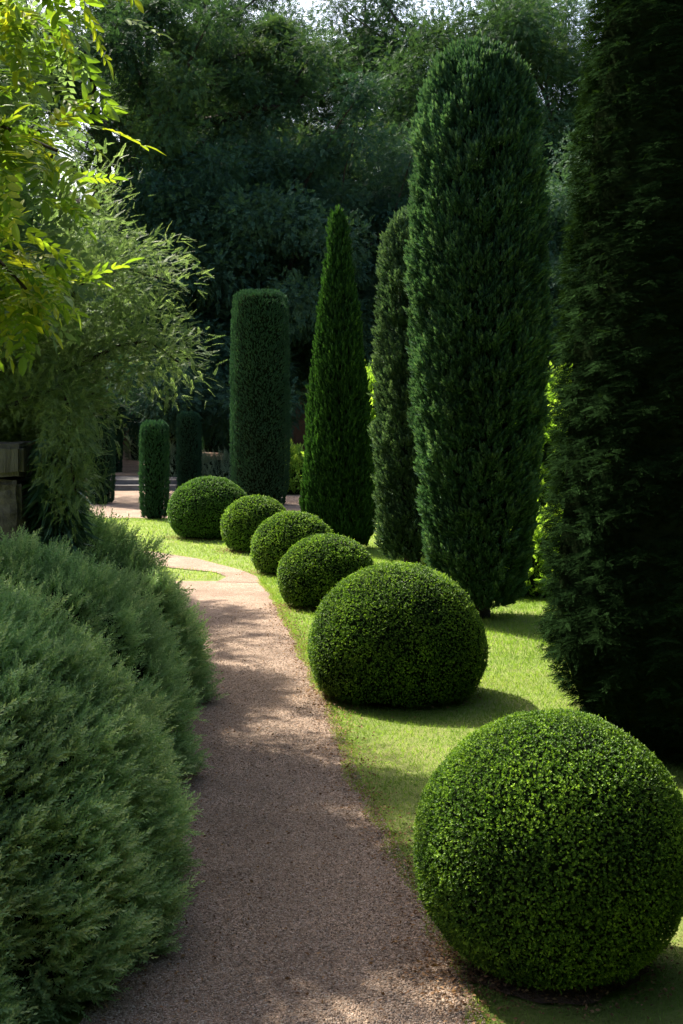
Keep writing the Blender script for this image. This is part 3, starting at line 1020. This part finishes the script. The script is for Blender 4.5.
GC = 'unseen tall oaks added to block skylight around the near end of the garden'  # out-of-view trees added to block skylight so shaded sides go dark
dup(t1, (-8, -15, 0), 1.1, 'unseen light-blocking oak added behind the near end of the path, on the border side', GC, 1)
dup(t1, (5, -14, 0), 3.0, 'unseen light-blocking oak added behind the near end of the path, on the lawn side', GC, 1)
dup(t1, (15.5, -4, 0), 5.0, 'unseen light-blocking oak added beside the lawn, nearer of the two there', GC, 1)
dup(t1, (16.5, 11, 0), .4, 'unseen light-blocking oak added beside the lawn, farther of the two there', GC, 1)

GD = 'unseen evergreen oaks added to block skylight around the near end of the garden'  # unseen evergreens added to cut low skylight and lawn bounce on the fronts
for hx, hy, hr, hl in ((-7, -8, .5, 'on the border side'), (-1, -9.5, 1.7, 'across the near end of the path'), (5, -8.5, 2.9, 'on the lawn side'), (10.5, -4, 4.1, 'beside the nearest lawn'), (11, 4.5, 5.3, 'beside the middle of the lawn'), (12, 14, .2, 'beside the far lawn')):
    dup(h1, (hx, hy, 0), hr, 'unseen light-blocking evergreen oak ' + hl + ', added at the near end of the garden', GD, 1)

# sunlit shrubs behind the columns
GL = 'sunlit shrubs beyond the lawn'
s1 = shrub('leafy_shrub', *at(534, 590), .75, .7, .75, 1500, .16, TWIGL, M_BRIGHT, 'low leafy shrub on the lawn between the tallest column and the huge yew', 'shrub', 51, GL, .6, .15)
shrub('leafy_shrub', 3.7, 24, 1.3, 1.2, 2.5, 3200, .2, TWIGL, M_BRIGHT, 'tall bright shrub glimpsed in the gap left of the huge yew', 'shrub', 52, GL, .6, .25)
shrub('leafy_shrub', .65, 27, 1.1, 1.1, 2.6, 3000, .2, TWIGL, M_BRIGHT, 'bright shrub glimpsed between the pointed and the shaggy cypress', 'shrub', 53, GL, .6, .25)
shrub('leafy_shrub', -1.25, 33, .75, .7, 1.0, 1200, .18, TWIGL, M_BRIGHT, 'small round shrub right of the flat-topped column', 'shrub', 54, GL, .6, .15)
GV = 'silvery shrubs beyond the gravel court'
shrub('silver_shrub', -4.25, 36.5, .9, .8, .95, 1300, .17, SPRIG, M_SILVER, 'pale silvery shrub between the two small clipped columns', 'shrub', 55, GV, .8, .15)
shrub('silver_shrub', -3.0, 35.5, 1.0, .8, .7, 1300, .17, SPRIG, M_SILVER, 'low silvery shrub left of the flat-topped column', 'shrub', 56, GV, .8, .15)
shrub('silver_shrub', -6.1, 46, .9, .9, 1.9, 1300, .2, SPRIG, M_SILVER, 'pale shrub beside the distant walk above the steps', 'shrub', 57, GV, .8, .2)

# far brick wall with a dark doorway closing the walk
bw = empty('brick_wall', (0, 57.5, 0), 'old reddish brick wall with a dark opening at the end of the distant walk', 'wall')
mb = MB()
for a_, b_ in ((-24, -8.45), (-7.35, 14)):
    box(mb, a_, b_, 0, .5, -.1, 2.9)
box(mb, -8.45, -7.35, .002, .498, 2.2, 2.898)
mb.build('brickwork', M_BRICK, bw)
mb = MB()
box(mb, -24.05, 14.05, -.06, .56, 2.902, 3.02)
mb.build('coping', M_STEP, bw)
mb = MB()
box(mb, -8.449, -7.351, .3, .36, 0, 2.198)
mb.build('door', M_BARK, bw)

# ------------------------------------------------------------------ sky, sun, camera
EL, AZ = math.radians(47), math.atan2(-.66, .75)     # towards the sun: left and beyond the scene
w = bpy.data.worlds.new('World')
sc.world = w
w.use_nodes = True
nt = w.node_tree
bg = nt.nodes['Background']
sky = nt.nodes.new('ShaderNodeTexSky')
sky.sky_type = 'NISHITA'
sky.sun_disc = False
sky.dust_density = 4.0
sky.air_density = .8
sky.sun_elevation = EL
sky.sun_rotation = AZ % (2 * PI)
nt.links.new(sky.outputs[0], bg.inputs[0])
bg.inputs[1].default_value = .118
sd = bpy.data.lights.new('sun', 'SUN')
sd.energy = 5.0
sd.angle = math.radians(.8)
sd.color = (1, .93, .80)
so = bpy.data.objects.new('sun', sd)
COL.objects.link(so)
to = Vector((math.sin(AZ) * math.cos(EL), math.cos(AZ) * math.cos(EL), math.sin(EL)))
so.rotation_euler = to.to_track_quat('Z', 'Y').to_euler()
so.location = to * 30

cd = bpy.data.cameras.new('camera')
cam = bpy.data.objects.new('camera', cd)
COL.objects.link(cam)
cam.location = (0, 0, CAMH)
cam.rotation_euler = (math.radians(90), 0, 0)
cd.sensor_fit = 'VERTICAL'
cd.sensor_height = 24
cd.lens = 24 * F / 1024
cd.shift_y = -(512 - HOR) / 1024
cd.clip_end = 1500
sc.camera = cam

sc.render.engine = 'CYCLES'
sc.cycles.use_denoising = True
sc.cycles.max_bounces = 7
sc.cycles.diffuse_bounces = 3
sc.cycles.glossy_bounces = 2
sc.cycles.transmission_bounces = 4
sc.cycles.caustics_reflective = False
sc.cycles.caustics_refractive = False
vs = sc.view_settings
vs.view_transform = 'Standard'
vs.look = 'None'
vs.gamma = 1
vs.exposure = 1.8
